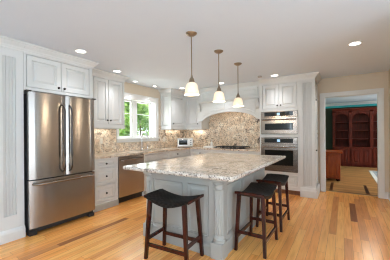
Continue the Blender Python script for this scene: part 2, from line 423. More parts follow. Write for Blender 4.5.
# window over the sink
wr = thing('window_1', None, None, (XW, 3.9, WIN[2])); wr['kind'] = 'structure'
mb = MB()
c0, c1, d0, d1 = 3.225, 4.545, 1.10, 2.20
mb.box((XW, c0, d0), (XW + .022, WIN[0] + .004, d1), .004); mb.box((XW, WIN[1] - .004, d0), (XW + .022, c1, d1), .004)
mb.box((XW, WIN[0], WIN[3] - .004), (XW + .022, WIN[1], d1), .004); mb.box((XW, WIN[0], d0), (XW + .018, WIN[1], WIN[2]), .004)
mb.box((XW, c0 - .01, WIN[2] - .022), (XW + .05, c1 + .01, WIN[2]), .006); mb.box((XW, c0 - .01, d1 - .01), (XW + .035, c1 + .01, d1 + .012), .004)
mb.build('window_casing', M_trim, wr)
mb = MB()
mb.box((XW - .19, WIN[0], WIN[2]), (XW, WIN[0] + .014, WIN[3])); mb.box((XW - .19, WIN[1] - .014, WIN[2]), (XW, WIN[1], WIN[3])); mb.box((XW - .19, WIN[0], WIN[3] - .014), (XW, WIN[1], WIN[3])); mb.box((XW - .19, WIN[0], WIN[2]), (XW, WIN[1], WIN[2] + .014))
mb.box((XW - .18, 3.785, WIN[2]), (XW - .10, 3.905, WIN[3]))
mb.build('window_jamb', M_trim, wr)
for a, b in ((3.294, 3.785), (3.905, 4.426)):
    s_ = MB().grid(lambda u, v, w: (XW - .17 + w, u, v), (a, b), (WIN[2] + .014, WIN[3] - .014), .045, [(a + (.09 if a < 3.5 else .035), b - .035, WIN[2] + .05, WIN[3] - .05)]).build('window_sash', M_trim, wr)
    MB().box((XW - .152, a + .03, WIN[2] + .045), (XW - .148, b - .03, WIN[3] - .045)).build('window_pane', M_pane, s_)
    MB().box((XW - .158, a + .03, 1.755), (XW - .142, b - .03, 1.772)).build('window_muntin', M_trim, s_)
# unseen rear glass doors and east windows, added for daylight: frames and panes
def glazed(name, T, o, n):
    r = thing(name, None, None, T(o[0], o[2], 0)); r['kind'] = 'structure'
    mb = MB(); w = (o[1] - o[0]) / n
    mb.grid(T, (o[0], o[1]), (o[2], o[3]), .06, [(o[0] + i * w + .05, o[0] + (i + 1) * w - .05, o[2] + .07, o[3] - .07) for i in range(n)])
    mb.build('window_frame', M_trim, r)
    MB().grid(lambda u, v, q: T(u, v, q + .028), (o[0] + .02, o[1] - .02), (o[2] + .02, o[3] - .02), .004).build('window_pane', M_pane, r)
glazed('window_2', lambda u, v, w: (u, YR - .12 + w, v), REAR[0], 3)
glazed('window_3', lambda u, v, w: (XE + .12 - w, u, v), EAST[0], 4)

# library behind the doorway
LX0, LX1 = -1.9, XE
struct('floor_library', MB().box((LX0 - .1, YB + .07, -.12), (LX1 + .1, YL + .1, 0)), M_libfloor)
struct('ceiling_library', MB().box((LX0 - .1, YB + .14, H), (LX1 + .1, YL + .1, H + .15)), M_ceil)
struct('wall_library_far', MB().box((LX0, YL, 2.27), (LX1, YL + .12, H)), M_teal)
struct('wall_library_far_lower', MB().box((LX0, YL, 0), (LX1, YL + .12, 2.27)), M_libgreen)
struct('wall_library_left', MB().box((LX0 - .12, YB + .13, 0), (LX0, YL, H)), M_teal)
struct('wall_library_east', MB().grid(lambda u, v, w: (LX1 + w, u, v), (YB + .13, YL), (0, H), .15, [(7.2, 10.0, .45, 2.2)]), M_teal)
struct('wall_library_near', MB().box((XR + .12, YB, 0), (LX1, YB + .13, H)), M_wall)
glazed('window_4', lambda u, v, w: (LX1 + .12 - w, u, v), (7.2, 10.0, .45, 2.2), 3)  # unseen library window, added to let the fill in
struct('trim_1', MB().sweep([(LX0, YB + .14), (LX0, YL), (LX1, YL)], [(0, H - .10), (.012, H - .10), (.03, H - .06), (.075, H - .02), (.08, H), (0, H)]), M_trim)
mb = MB()
for x in (-.24, .425): mb.box((x - .03, 5.95, -.01), (x + .03, 6.85, .0015))
mb.box((LX0, 5.86, -.01), (XE, 5.90, .0012))
struct('trim_2', mb, M_inlay)
lamp('library_point_fill', 'POINT', (.6, 7.4, 2.25), 18, (1, .9, .75), shadow_soft_size=.12)  # added point fill for the library, no fixture modelled

# outdoors, seen through the sink window
struct('lawn', MB().box((-30, -14, -.6), (-4.35, 26, -.5)), M_lawn)
def tree(label, loc, rad, hh, lm, n, seed):
    rnd = random.Random(seed); t = thing('leafy_tree', label, 'tree', loc, 'trees outside the sink window')
    mb = MB(); x, y, z = loc
    mb.tube([(x, y, z), (x + .1, y - .05, z + hh * .35), (x - .05, y + .1, z + hh * .8)], .07, 8, .03); mb.build('trunk', M_bark, t, 60)
    mb = MB()
    lobes = [(rnd.uniform(-.6, .6) * rad, rnd.uniform(-.7, .7) * rad, rnd.uniform(.18, .95) * hh, rnd.uniform(.35, .6) * rad) for _ in range(12)]
    for _ in range(n):
        lx, ly, lz, lr = rnd.choice(lobes)
        d = Vector((rnd.gauss(0, 1), rnd.gauss(0, 1), rnd.gauss(0, 1))).normalized() * lr * rnd.uniform(.6, 1.05)
        c = Vector((x + lx, y + ly, z + lz)) + d
        u = Vector((rnd.gauss(0, 1), rnd.gauss(0, 1), rnd.gauss(0, .6))).normalized(); w = u.cross(d.normalized())
        if w.length < .1: continue
        w.normalize(); sz = rnd.uniform(.07, .15)
        mb.quad(c - u * sz, c + w * sz * .55, c + u * sz * 1.1, c - w * sz * .55)
    mb.build('foliage', lm, t)
tree('bright green leafy tree outside the sink window, seen through its left sash', (-7.4, 6.2, -.5), 1.6, 4.4, M_leaf, 6500, 1)
tree('pale green leafy tree outside the sink window, seen through its right sash', (-10.4, 9.9, -.5), 1.9, 5.4, M_leaf, 8000, 2)
tree('deeper green tree farther back, behind the two trees nearest the sink window', (-15.0, 13.0, -.5), 3.0, 7.0, M_leaf2, 9000, 3)

# ------------------------------------------------------------------ fridge wall
XF = -3.40
t = thing('tall_end_panel', 'tall white end panel with narrow beadboard inset left of the refrigerator', 'cabinet panel', (XW, 1.1, 0))
mb = MB().box((XW + .003, .70, 0), (XF - .02, 1.262, 2.36)); mb.grid(TX(XF - .02), (.70, 1.262), (0, 2.36), .02, [(1.05, 1.18, .30, 2.24), (.78, .99, .30, 2.24)]); mb.build('panel_body', M_cab, t)
mb = MB(); beads(mb, TX(XF - .02), 1.05, 1.18, .30, 2.24, .012, 4); beads(mb, TX(XF - .02), .78, .99, .30, 2.24, .012, 6); mb.build('beadboard', M_bead, t)
mb = MB(); mb.sweep([(XF, .70), (XF, 1.262)], [(-.01, 0), (.03, 0), (.03, .10), (.022, .125), (.012, .14), (-.01, .14)]); mb.build('base_moulding', M_cab, t)
MB().sweep([(XF, .70), (XF, 1.262)], CROWN(2.335, H - .003, .075)).build('crown_moulding', M_cab, t)

t = thing('over_fridge_cabinet', 'white two-door wall cabinet with crown above the steel refrigerator', 'cabinet', (XW, 1.73, 1.86))
mb = MB().box((XW + .003, 1.265, 1.86), (XF - .022, 2.215, 2.36)); mb.build('cabinet_body', M_cab, t)
dr = [(1.30, 1.722, 1.905, 2.315), (1.732, 2.155, 1.905, 2.315)]
mb = MB(); mb.grid(TX(XF - .022), (1.265, 2.215), (1.86, 2.36), .022, [(1.293, 2.162, 1.898, 2.322)]); mb.build('face_frame', M_cab, t)
for i, d in enumerate(dr):
    o = MB().panel(TX(XF - .020), *d, t=.020, st=.06).build('cabinet_door', M_cab, t)
    knob(o, TX(XF), d[1] - .035 if i == 0 else d[0] + .035, 1.945, 0)
MB().sweep([(XF, 1.2635), (XF, 2.215), (XW + .003, 2.215)], CROWN(2.335, H - .003, .075)).build('crown_moulding', M_cab, t)
tag(MB().box((XW, 2.195, 0), (XF, 2.225, 1.86)).build('fridge_side_panel', M_cab, org=(XW, 2.21, 0)), 'white full-depth side panel between the refrigerator and the base cabinets', 'cabinet panel')

# refrigerator
FX = -3.288
t = thing('refrigerator', 'stainless steel french-door refrigerator with bottom freezer drawer', 'refrigerator', (-3.7, 1.73, 0))
MB().box((XW + .03, 1.285, .03), (FX - .075, 2.182, 1.815), .006).build('cabinet_case', M_grille, t)
def bowed(u0, u1, v0, v1, bow=.012):
    mb = MB(); n = 10
    out = [(FX - .07, u0)]
    for k in range(n + 1):
        q = k / n; e = 1 - abs(2 * q - 1) ** 3
        out.append((FX - bow + bow * e - (.012 if k in (0, n) else 0), u0 + (u1 - u0) * q))
    out.append((FX - .07, u1))
    mb.prism([(x, y, v0) for x, y in out], (0, 0, v1 - v0)); return mb
for i, (a, b) in enumerate(((1.283, 1.730), (1.737, 2.184))):
    d = bowed(a, b, .715, 1.832).build('refrigerator_door', M_steel, t, 35)
    y = b - .045 if i == 0 else a + .045
    mb = MB(); pts = [(FX - .005, y, 1.70), (FX + .045, y, 1.665)] + [(FX + .062, y, 1.62 - k * .155) for k in range(6)] + [(FX + .045, y, .80), (FX - .005, y, .77)]
    mb.tube(pts, .012, 10); mb.build('door_handle', M_dsteel, d, 60)
    MB().box((FX - .06, (a if i == 0 else b) - .03, 1.832), (FX - .01, (a if i == 0 else b) + .03, 1.85), .004).build('hinge_cover', M_grille, d)
tag(MB().box((FX - .004, 2.02, 1.765), (FX + .002, 2.09, 1.782), .001).build('badge', M_steel2, d), 'small blank metal badge')
d = bowed(1.283, 2.184, .095, .70).build('freezer_drawer', M_steel, t, 35)
mb = MB(); mb.tube([(FX - .005, 1.325, .655), (FX + .045, 1.34, .655)] + [(FX + .062, 1.37 + k * .145, .655) for k in range(6)] + [(FX + .045, 2.125, .655), (FX - .005, 2.14, .655)], .014, 10); mb.build('drawer_handle', M_steel2, d, 60)
mb = MB().box((FX - .10, 1.29, .025), (FX - .055, 2.178, .09), .004); mb.build('toe_grille', M_grille, t)
for y in (1.33, 2.135): MB().box((FX - .13, y - .045, 0), (FX - .03, y + .045, .05), .008).build('foot', M_grille, t)

# ------------------------------------------------------------------ base cabinets along the left wall
BX = -3.45; ZC = .872
def base_box(t, y0, y1, holes, x=BX, toe=True, top=ZC - .002):
    mb = MB().box((XW + .005, y0, .0), (x - .022, y1, top)); mb.build('cabinet_body', M_cab, t)
    mb = MB(); mb.grid(TX(x - .022), (y0, y1), (.0, ZC - .002), .022, [(a - .009, b + .009, c - .009, d + .009) for a, b, c, d in holes]); mb.build('face_frame', M_cab, t)
    if toe: MB().sweep([(x, y0 + .001), (x, y1 - .001)], [(-.005, 0), (.012, 0), (.012, .085), (.006, .10), (-.005, .10)]).build('base_moulding', M_island, t)
t = thing('drawer_cabinet', 'white three-drawer base cabinet between refrigerator and dishwasher', 'cabinet', (-3.78, 2.48, 0))
dd = [(2.285, 2.70, .715, .835), (2.285, 2.70, .43, .69), (2.285, 2.70, .135, .405)]
base_box(t, 2.23, 2.742, dd)
for d in dd:
    o = MB().panel(TX(BX - .018), *d, t=.018, st=.038).build('drawer', M_cab, t); knob(o, TX(BX), (d[0] + d[1]) / 2, (d[2] + d[3]) / 2, 0)
t = thing('dishwasher', 'stainless steel dishwasher with bar handle beside the drawer cabinet', 'dishwasher', (-3.78, 3.07, 0))
MB().box((XW + .02, 2.752, .09), (BX - .03, 3.388, ZC - .005)).build('tub_case', M_grille, t)
d = MB().box((BX - .03, 2.756, .115), (BX + .008, 3.384, ZC - .008), .006).build('dishwasher_door', M_steel, t)
MB().tube([(BX + .0, 2.81, .80), (BX + .045, 2.815, .80), (BX + .05, 2.90, .80), (BX + .05, 3.24, .80), (BX + .045, 3.325, .80), (BX, 3.33, .80)], .011, 10).build('door_handle', M_steel2, d, 60)
MB().box((BX - .10, 2.756, 0), (BX - .06, 3.384, .112)).build('toe_kick', M_black, t)
t = thing('sink_cabinet', 'white sink base cabinet under the window right of the dishwasher', 'cabinet', (-3.78, 3.82, 0))
dd = [(3.44, 3.80, .715, .835), (3.83, 4.19, .715, .835), (3.44, 3.80, .135, .69), (3.83, 4.19, .135, .69)]
base_box(t, 3.394, 4.232, dd, top=.69)
for i, d in enumerate(dd):
    o = MB().panel(TX(BX - .018), *d, t=.018, st=.038).build('false_drawer_front' if i < 2 else 'cabinet_door', M_cab, t)
    if i > 1: knob(o, TX(BX), d[1] - .03 if i == 2 else d[0] + .03, .64, 0)
t = thing('corner_base_cabinet', 'white corner base cabinet below the toaster oven', 'cabinet', (-3.78, 4.9, 0))
YC = 5.07
dd = [(4.29, 4.98, .715, .835), (4.29, 4.98, .135, .69)]
base_box(t, 4.236, YC, dd)
for i, d in enumerate(dd):
    o = MB().panel(TX(BX - .018), *d, t=.018, st=.038).build('drawer' if i == 0 else 'cabinet_door', M_cab, t); knob(o, TX(BX), 4.52 if i == 0 else 4.34, .78 if i == 0 else .63, 0)
MB().box((XW + .005, YC, 0), (BX - .022, YB - .005, ZC - .002)).build('cabinet_body', M_cab, t)
t = thing('cooktop_cabinet', 'white base cabinet under the black cooktop', 'cabinet', (-2.5, 5.4, 0))
MB().box((BX - .02, YC + .022, 0), (-1.552, YB - .005, ZC - .002)).build('cabinet_body', M_cab, t)
dd = [(-3.38, -2.86, .715, .835), (-2.80, -1.95, .715, .835), (-1.90, -1.60, .715, .835), (-3.38, -2.86, .135, .69), (-2.80, -2.40, .135, .69), (-2.36, -1.95, .135, .69), (-1.90, -1.60, .135, .69)]
mb = MB(); mb.grid(TY(YC + .022), (BX + .002, -1.552), (0, ZC - .002), .022, [(a - .007, b + .007, c - .007, e + .007) for a, b, c, e in dd]); mb.build('face_frame', M_cab, t)
for i, d in enumerate(dd):
    o = MB().panel(TY(YC + .018), *d, t=.018, st=.038).build('drawer' if i < 3 else 'cabinet_door', M_cab, t)
    knob(o, TY(YC), (d[0] + d[1]) / 2 if i < 3 else d[0] + .035, .775 if i < 3 else .63, 0)

# countertop with the sink cut-out
SK = (3.52, 4.16, -3.93, -3.54)          # y0 y1 x0 x1
mb = MB()
mb.grid(lambda u, v, w: (u, v, ZC + w), (XW + .004, -3.42), (2.228, YC - .03), .036, [(SK[2], SK[3], SK[0], SK[1])])
mb.box((XW + .004, YC - .03, ZC), (-1.552, YB - .004, ZC + .036))
tag(mb.build('countertop', M_granite, org=(-3.78, 4.0, ZC)), 'speckled granite worktop running under the window and along the cooktop wall', 'countertop')
t = thing('sink', 'undermount sink set into the granite worktop below the window', 'sink', (-3.735, 3.84, .68))
mb = MB(); q = (SK[2], SK[3], SK[0], SK[1])
mb.box((q[0] - .012, q[2] - .012, .70), (q[1] + .012, q[3] + .012, .712)); mb.box((q[0] - .012, q[2] - .012, .70), (q[0] - .001, q[3] + .012, ZC - .001)); mb.box((q[1] + .001, q[2] - .012, .70), (q[1] + .012, q[3] + .012, ZC - .001))
mb.box((q[0] - .012, q[2] - .012, .70), (q[1] + .012, q[2] - .001, ZC - .001)); mb.box((q[0] - .012, q[3] + .001, .70), (q[1] + .012, q[3] + .012, ZC - .001))
mb.build('basin', M_chrome, t)
MB().lathe([(.03, .713), (.04, .714), (.04, .717), (.02, .718)], (-3.735, 3.84, 0), 20).build('drain', M_nickel, t, 40)
t = thing('faucet', 'tall chrome gooseneck faucet behind the sink', 'faucet', (-3.99, 3.86, .908))
MB().lathe([(.028, 0), (.028, .012), (.02, .02), (.018, .06), (.013, .07)], (-3.99, 3.86, .908), 18).build('faucet_base', M_chrome, t, 40)
pts = [(-3.99, 3.86, .97 + .05 * k) for k in range(6)] + [(-3.99 + .085 * (1 - math.cos(a)), 3.86, 1.22 + .11 * math.sin(a)) for a in [PI * k / 10 for k in range(1, 11)]] + [(-3.82, 3.86, 1.16)]
MB().tube(pts, .014, 10).build('spout', M_chrome, t, 60)
MB().tube([(-3.99, 3.875, .945), (-3.985, 3.92, .955), (-3.98, 3.95, .985)], .007, 8).build('lever', M_chrome, t, 60)
tag(MB().lathe([(.014, .908), (.016, .96), (.012, .985), (.006, 1.0), (.006, 1.03)], (-3.99, 4.05, 0), 14).build('sprayer', M_chrome, smooth=40, org=(-3.99, 4.05, .908)), 'small chrome side sprayer beside the gooseneck faucet', 'sprayer')

# backsplash slabs
mb = MB(); mb.grid(lambda u, v, w: (XW + .003 + w, u, v), (2.228, YB - .024), (.909, 1.405), .02, [(3.205, 4.565, 1.085, 1.5)])
tag(mb.build('backsplash', M_splash, org=(XW, 4.0, .909)), 'granite backsplash below the sink window and left-wall cabinets', 'backsplash')
mb = MB(); mb.box((XW + .026, YB - .022, .909), (-3.20, YB - .003, 1.405)); mb.box((-3.20, YB - .022, .909), (-1.552, YB - .003, 1.92))
tag(mb.build('backsplash', M_splash, org=(-2.8, YB, .909)), 'tall granite backsplash behind the cooktop under the arched hood', 'backsplash')
def outlet(T, u, v, label):
    t = thing('outlet', label, 'outlet', T(u, v, 0))
    MB().grid(T, (u - .037, u + .037), (v - .06, v + .06), .006).build('plate', M_plate, t)
    for dv in (-.024, .024): MB().grid(lambda a, b, w: T(a, b, w + .006), (u - .016, u + .016), (v + dv - .014, v + dv + .014), .002).build('socket', M_white, t)
outlet(TX(XW + .02), 2.84, 1.15, 'cream outlet plate on the backsplash left of the sink window')
outlet(TX(XW + .02), 4.76, 1.13, 'cream outlet plate on the backsplash just right of the sink window')
outlet(TX(XW + .02), 5.28, 1.15, 'cream outlet plate on the backsplash behind the toaster oven')

# ------------------------------------------------------------------ wall cabinets
UX = -3.74; ZU = 1.412
t = thing('wall_cabinet', 'white two-door wall cabinet between the refrigerator and the window', 'cabinet', (XW, 2.7, ZU))
MB().box((XW, 2.228, ZU), (UX - .022, 3.145, 2.36)).build('cabinet_body', M_cab, t)
dd = [(2.46, 2.765, 1.475, 2.315), (2.775, 3.10, 1.475, 2.315)]
mb = MB(); mb.grid(TX(UX - .022), (2.228, 3.145), (ZU, 2.36), .022, [(2.453, 3.107, 1.468, 2.322)]); mb.build('face_frame', M_cab, t)
for i, d in enumerate(dd):
    o = MB().panel(TX(UX - .02), *d, t=.02, st=.058).build('cabinet_door', M_cab, t); knob(o, TX(UX), d[1] - .03 if i == 0 else d[0] + .03, 1.545, 0)
MB().sweep([(UX, 2.24), (UX, 3.145), (XW, 3.145)], CROWN(2.335, H - .003, .075)).build('crown_moulding', M_cab, t)
MB().sweep([(UX, 2.24), (UX, 3.145), (XW, 3.145)], [(-.02, ZU - .02), (.004, ZU - .02), (.008, ZU), (-.02, ZU)]).build('light_rail', M_cab, t)

t = thing('corner_wall_cabinet', 'white L-shaped corner wall cabinet above the toaster oven', 'cabinet', (XW, 5.3, ZU))
CY0, CYI, CXR = 4.645, 5.30, -3.215
MB().box((XW, CY0 + .018, ZU), (UX - .022, YB, 2.36)).box((UX - .022, CYI + .022, ZU), (CXR, YB, 2.36)).build('cabinet_body', M_cab, t)
mb = MB(); mb.panel(TY(CY0 + .018), XW + .002, UX - .002, ZU, 2.36, t=.018, st=.07); mb.build('end_panel', M_cab, t)
mb = MB(); mb.grid(TX(UX - .022), (CY0 + .002, CYI + .0), (ZU, 2.36), .022, [(4.69, 5.262, 1.468, 2.322)]); mb.grid(TY(CYI + .022), (UX, CXR), (ZU, 2.36), .022, [(-3.70, -3.29, 1.468, 2.322)]); mb.build('face_frame', M_cab, t)
o = MB().panel(TX(UX - .02), 4.697, 5.255, 1.475, 2.315, t=.02, st=.058).build('cabinet_door', M_cab, t); knob(o, TX(UX), 4.73, 1.545, 0)
o = MB().panel(TY(CYI + .02), -3.693, -3.297, 1.475, 2.315, t=.02, st=.058).build('cabinet_door', M_cab, t); knob(o, TY(CYI), -3.33, 1.545, 0)
cp = [(XW, CY0), (UX, CY0), (UX, CYI), (CXR, CYI)]
MB().sweep(cp, CROWN(2.335, H - .003, .075)).build('crown_moulding', M_cab, t)
MB().sweep(cp, [(-.02, ZU - .02), (.004, ZU - .02), (.008, ZU), (-.02, ZU)]).build('light_rail', M_cab, t)

# under-cabinet task lights (slim fixtures tucked behind the light rails)
def strip(label, a, b):
    o = MB().box(a, b, .004).build('under_cabinet_light', M_trim, org=(a[0], a[1], a[2])); tag(o, label, 'cabinet light', 'slim lights under the wall cabinets')
    sx, sy = abs(b[0] - a[0]), abs(b[1] - a[1])
    lamp('task_light', 'AREA', ((a[0] + b[0]) / 2, (a[1] + b[1]) / 2, min(a[2], b[2]) - .003), .55, (1, .92, .80), shape='RECTANGLE', size=sx * .8, size_y=sy * .9)
strip('slim light fixture under the wall cabinet between refrigerator and window', (XW + .06, 2.35, ZU - .018), (XW + .12, 3.05, ZU - .0005))
strip('slim light fixture under the left half of the corner wall cabinet', (XW + .06, 4.75, ZU - .018), (XW + .12, 5.45, ZU - .0005))
strip('slim light fixture under the right half of the corner wall cabinet', (-3.75, YB - .12, ZU - .018), (-3.30, YB - .06, ZU - .0005))
tag(MB().lathe([(.03, ZU - .022), (.034, ZU - .016), (.034, ZU - .0005)], (-3.90, 4.97, 0), 18).build('cabinet_puck', M_black, smooth=40, org=(-3.90, 4.97, ZU)), 'small dark round fitting under the corner wall cabinet', 'cabinet fitting')
lamp('hood_light', 'AREA', (-2.38, 5.36, 1.92), 1.0, (1, .92, .80), shape='RECTANGLE', size=.7, size_y=.2)

# ------------------------------------------------------------------ range hood mantel
HY = 5.10; HX0, HX1 = -3.205, -1.552
t = thing('range_hood_mantel', 'white panelled mantel hood with arched valance over the cooktop', 'range hood', (-2.38, YB, 1.6))
def arch(x):
    q = (x - HX0 - .16) / (HX1 - HX0 - .24)
    if q <= 0 or q >= 1: return 1.60
    return 1.60 + .20 * (1 - (2 * q - 1) ** 2) ** .62
n = 36; xs = [HX0 + (HX1 - HX0) * k / n for k in range(n + 1)]
mb = MB(); poly = [(x, HY + .04, arch(x)) for x in xs] + [(HX1, HY + .04, 2.08), (HX0, HY + .04, 2.08)]
mb.prism(poly, (0, -.04, 0))
mb.box((HX0, HY + .04, 1.60), (HX0 + .03, YB - .024, 2.08)); mb.box((HX1 - .03, HY + .04, 1.60), (HX1, YB - .024, 2.08)); mb.box((HX0 + .03, HY + .04, 1.93), (HX1 - .03, YB - .024, 2.08))
mb.build('valance', M_cab, t)
mb = MB()
for a, b in ((HX0 + .17, -2.43), (-2.33, HX1 - .11)):
    mb.panel(TY(HY), a, b, 0, 2.02, t=.012, st=.02, arch=lambda x: max(arch(x) + .075, 1.70))
mb.build('valance_panel', M_cab, t)
mb = MB(); nn = 36; pa = [(x, HY, arch(x)) for x in xs]
for (a, b) in zip(pa, pa[1:]): mb.prism([(a[0], HY, a[2]), (b[0], HY, b[2]), (b[0], HY, b[2] + .035), (a[0], HY, a[2] + .035)], (0, -.012, 0))
mb.build('arch_moulding', M_cab, t)
MB().sweep([(HX0, HY), (HX1, HY)], [(-.3, 2.06), (.0, 2.06), (.02, 2.07), (.045, 2.095), (.05, 2.115), (-.3, 2.115)]).build('mantel_shelf', M_cab, t)
MB().box((HX0, HY + .06, 2.10), (HX1, YB, 2.36)).build('hood_chest', M_cab, t)
for a, b in ((HX0 + .08, -2.42), (-2.34, HX1 - .08)):
    MB().panel(TY(HY + .06), a, b, 2.135, 2.335, t=.016, st=.03).build('chest_panel', M_cab, t)
MB().sweep([(HX0, HY + .06), (HX1, HY + .06)], CROWN(2.335, H - .003, .075)).build('crown_moulding', M_cab, t)
for x in (HX0 + .055, HX1 - .06):
    prof = [(HY, 2.06), (HY - .075, 2.06), (HY - .078, 2.03), (HY - .06, 1.99), (HY - .038, 1.95), (HY - .036, 1.92), (HY - .03, 1.88), (HY - .012, 1.845), (HY, 1.83)]
    mb = MB(); mb.prism([(x - .035, y, z) for y, z in prof], (.07, 0, 0))
    for k in (-1, 0, 1): mb.prism([(x + k * .02 - .004, y - .005, z) for y, z in prof[1:-1]] + [(x + k * .02 - .004, HY, 1.9), (x + k * .02 - .004, HY, 2.04)], (.008, 0, 0))
    mb.build('corbel', M_cab, t)

# ------------------------------------------------------------------ oven tower
TYF = 5.03; TX0, TX1, TX2 = -1.548, -.735, -.46
t = thing('oven_cabinet', 'tall white oven cabinet with beadboard pilaster beside the library doorway', 'cabinet', (-1.0, 5.36, 0))
mb = MB().box((TX0, TYF + .6, 0), (TX2 - .022, YB, 2.36)); mb.box((TX0, TYF + .022, .10), (TX0 + .02, TYF + .6, 2.36)); mb.box((TX1, TYF + .022, 0), (TX2 - .022, TYF + .6, 2.36))
for z0, z1 in ((.10, .455), (1.203, 1.238), (1.76, 2.36)): mb.box((TX0 + .02, TYF + .022, z0), (TX1, TYF + .6, z1))
mb.build('cabinet_body', M_cab, t)
mb = MB(); OV = [(-1.516, -.772, .466, 1.19), (-1.516, -.772, 1.25, 1.745)]
mb.grid(TY(TYF + .022), (TX0, TX1), (.10, 2.36), .022, OV + [(-1.487, -.782, 1.798, 2.317), (-1.487, -.782, .163, .417)]); mb.build('face_frame', M_cab, t)
MB().box((TX0, TYF + .06, 0), (TX1, TYF + .08, .10)).build('toe_kick', wood('toe_kick_wood', srgb(120, 78, 52), srgb(140, 92, 60), .5), t)
for i, d in enumerate(((-1.48, -1.139, 1.805, 2.31), (-1.13, -.789, 1.805, 2.31))):
    o = MB().panel(TY(TYF + .02), *d, t=.02, st=.058).build('cabinet_door', M_cab, t); knob(o, TY(TYF), d[1] - .03 if i == 0 else d[0] + .03, 1.865, 0)
MB().panel(TY(TYF + .02), -1.48, -.789, .17, .41, t=.02, st=.05).build('drawer', M_cab, t)
mb = MB(); mb.grid(TY(TYF + .022), (TX1, TX2), (0, 2.36), .022, [(TX1 + .055, TX2 - .055, .22, 2.28)]); mb.grid(TX(TX2 - .022), (TYF + .022, YB), (0, 2.36), .0, []) if False else None; mb.build('pilaster_frame', M_cab, t)
mb = MB(); beads(mb, TY(TYF + .022), TX1 + .055, TX2 - .055, .22, 2.28, .012, 5); mb.build('beadboard', M_bead, t)
MB().sweep([(TX1 + .002, TYF), (TX2, TYF), (TX2, YB - .03)], [(-.012, 0), (.03, 0), (.03, .13), (.022, .15), (.022, .165), (.012, .19), (-.012, .19)]).build('base_moulding', M_cab, t)
MB().sweep([(TX0, TYF), (TX2, TYF), (TX2, YB)], CROWN(2.335, H - .003, .075)).build('crown_moulding', M_cab, t)
for v0, v1, kz in ((.22, 1.25, .93), (1.28, 2.28, 1.93)):
    o = MB().panel(TX(TX2 - .022), TYF + .06, YB - .06, v0, v1, t=.02, st=.06).build('side_door', M_cab, t); knob(o, TX(TX2 - .004), TYF + .09, kz, 0)

def oven(label, name, z0, z1, ctrl, door_top, hz, gl, disp):
    t = thing(name, label, 'oven', (-1.144, TYF + .3, z0))
    x0, x1 = -1.514, -.774
    MB().box((x0 + .01, TYF - .005, z0 + .004), (x1 - .01, TYF + .55, z1 - .004)).build('oven_case', M_grille, t)
    c = MB().box((x0, TYF - .025, door_top + .004), (x1, TYF - .006, z1 - .002), .004).build('control_panel', M_steel2, t)
    g = MB().box((x0 + .075, TYF - .028, ctrl[0]), (x1 - .085, TYF - .024, ctrl[1]), .001).build('control_glass', M_glassblk, c)
    MB().box((-1.144 + disp - .03, TYF - .0295, ctrl[0] + .02), (-1.144 + disp + .03, TYF - .0275, ctrl[1] - .02)).build('clock_display', M_clock, c)
    d = MB().grid(TY(TYF - .006), (x0, x1), (z0 + .012, door_top), .022, [(x0 + .085, x1 - .085, gl[0], gl[1])]).build('oven_door', M_steel2, t)
    MB().box((x0 + .08, TYF - .018, gl[0] - .005), (x1 - .08, TYF - .012, gl[1] + .005)).build('door_glass', M_glassblk, d)
    MB().tube([(x0 + .04, TYF - .02, hz), (x0 + .04, TYF - .065, hz), (x0 + .06, TYF - .07, hz), (-1.144, TYF - .074, hz), (x1 - .06, TYF - .07, hz), (x1 - .04, TYF - .065, hz), (x1 - .04, TYF - .02, hz)], .013, 10).build('door_handle', M_steel2, d, 60)
    MB().box((x0, TYF - .012, z0 + .001), (x1, TYF - .006, z0 + .010)).build('vent_slot', M_black, t)
oven('smaller stainless steel speed oven, upper of the two in the tall cabinet', 'speed_oven', 1.252, 1.743, (1.635, 1.725), 1.61, 1.565, (1.345, 1.485), .0)
oven('larger stainless steel wall oven, lower of the two in the tall cabinet', 'wall_oven', .468, 1.188, (1.075, 1.165), 1.045, .99, (.60, .92), .0)

# ------------------------------------------------------------------ cooktop and things on the worktop
zc = ZC + .036
t = thing('cooktop', 'black gas cooktop with iron grates under the arched hood', 'cooktop', (-2.35, 5.38, zc))
MB().box((-2.76, 5.14, zc), (-1.94, 5.62, zc + .012), .005).build('cooktop_surface', M_glassblk, t)
for x in (-2.61, -2.35, -2.09):
    g = MB()
    for dx in (-.11, 0, .11): g.box((x + dx - .008, 5.19, zc + .03), (x + dx + .008, 5.57, zc + .045))
    for y in (5.19, 5.38, 5.57): g.box((x - .118, y - .008, zc + .03), (x + .118, y + .008, zc + .045))
    for dx in (-.11, .11):
        for y in (5.19, 5.57): g.box((x + dx - .008, y - .008, zc + .012), (x + dx + .008, y + .008, zc + .03))
    g.build('grate', M_black, t)
    for y in (5.29, 5.47): MB().lathe([(.045, zc + .012), (.045, zc + .02), (.03, zc + .027)], (x, y, 0), 16).build('burner', M_grille, t, 40)
for k in range(5): MB().lathe([(.018, zc + .012), (.016, zc + .035)], (-2.55 + k * .1, 5.162, 0), 12).build('control_knob', M_steel2, t, 40)
# toaster oven, turned towards the room in the corner
ang = math.radians(33); tc_ = Vector((-3.70, 5.22, zc))
t = thing('toaster_oven', 'stainless toaster oven with dark window in the worktop corner', 'toaster oven', tc_)
t.rotation_euler = (0, 0, ang)
def tb(a, b, bev=.004): return MB().box(a, b, bev)
o0 = Vector((0, 0, 0))
def lb(mb, name, m, par, sm=None):
    o = mb.build(name, m, None, sm, org=(0, 0, 0)); o.parent = par; return o
lb(tb((-.215, -.15, .015), (.215, .15, .25), .012), 'toaster_case', M_silver, t)
d = lb(tb((-.20, -.162, .03), (.10, -.15, .235)), 'toaster_door', M_silver, t)
lb(tb((-.165, -.166, .07), (.065, -.160, .195), .002), 'door_glass', M_glassblk, d)
lb(MB().tube([(-.17, -.165, .215), (-.17, -.19, .215), (.07, -.19, .215), (.07, -.165, .215)], .007, 8), 'door_handle', M_steel, d, 60)
c = lb(tb((.11, -.158, .03), (.205, -.15, .235), .002), 'control_panel', M_silver, t)
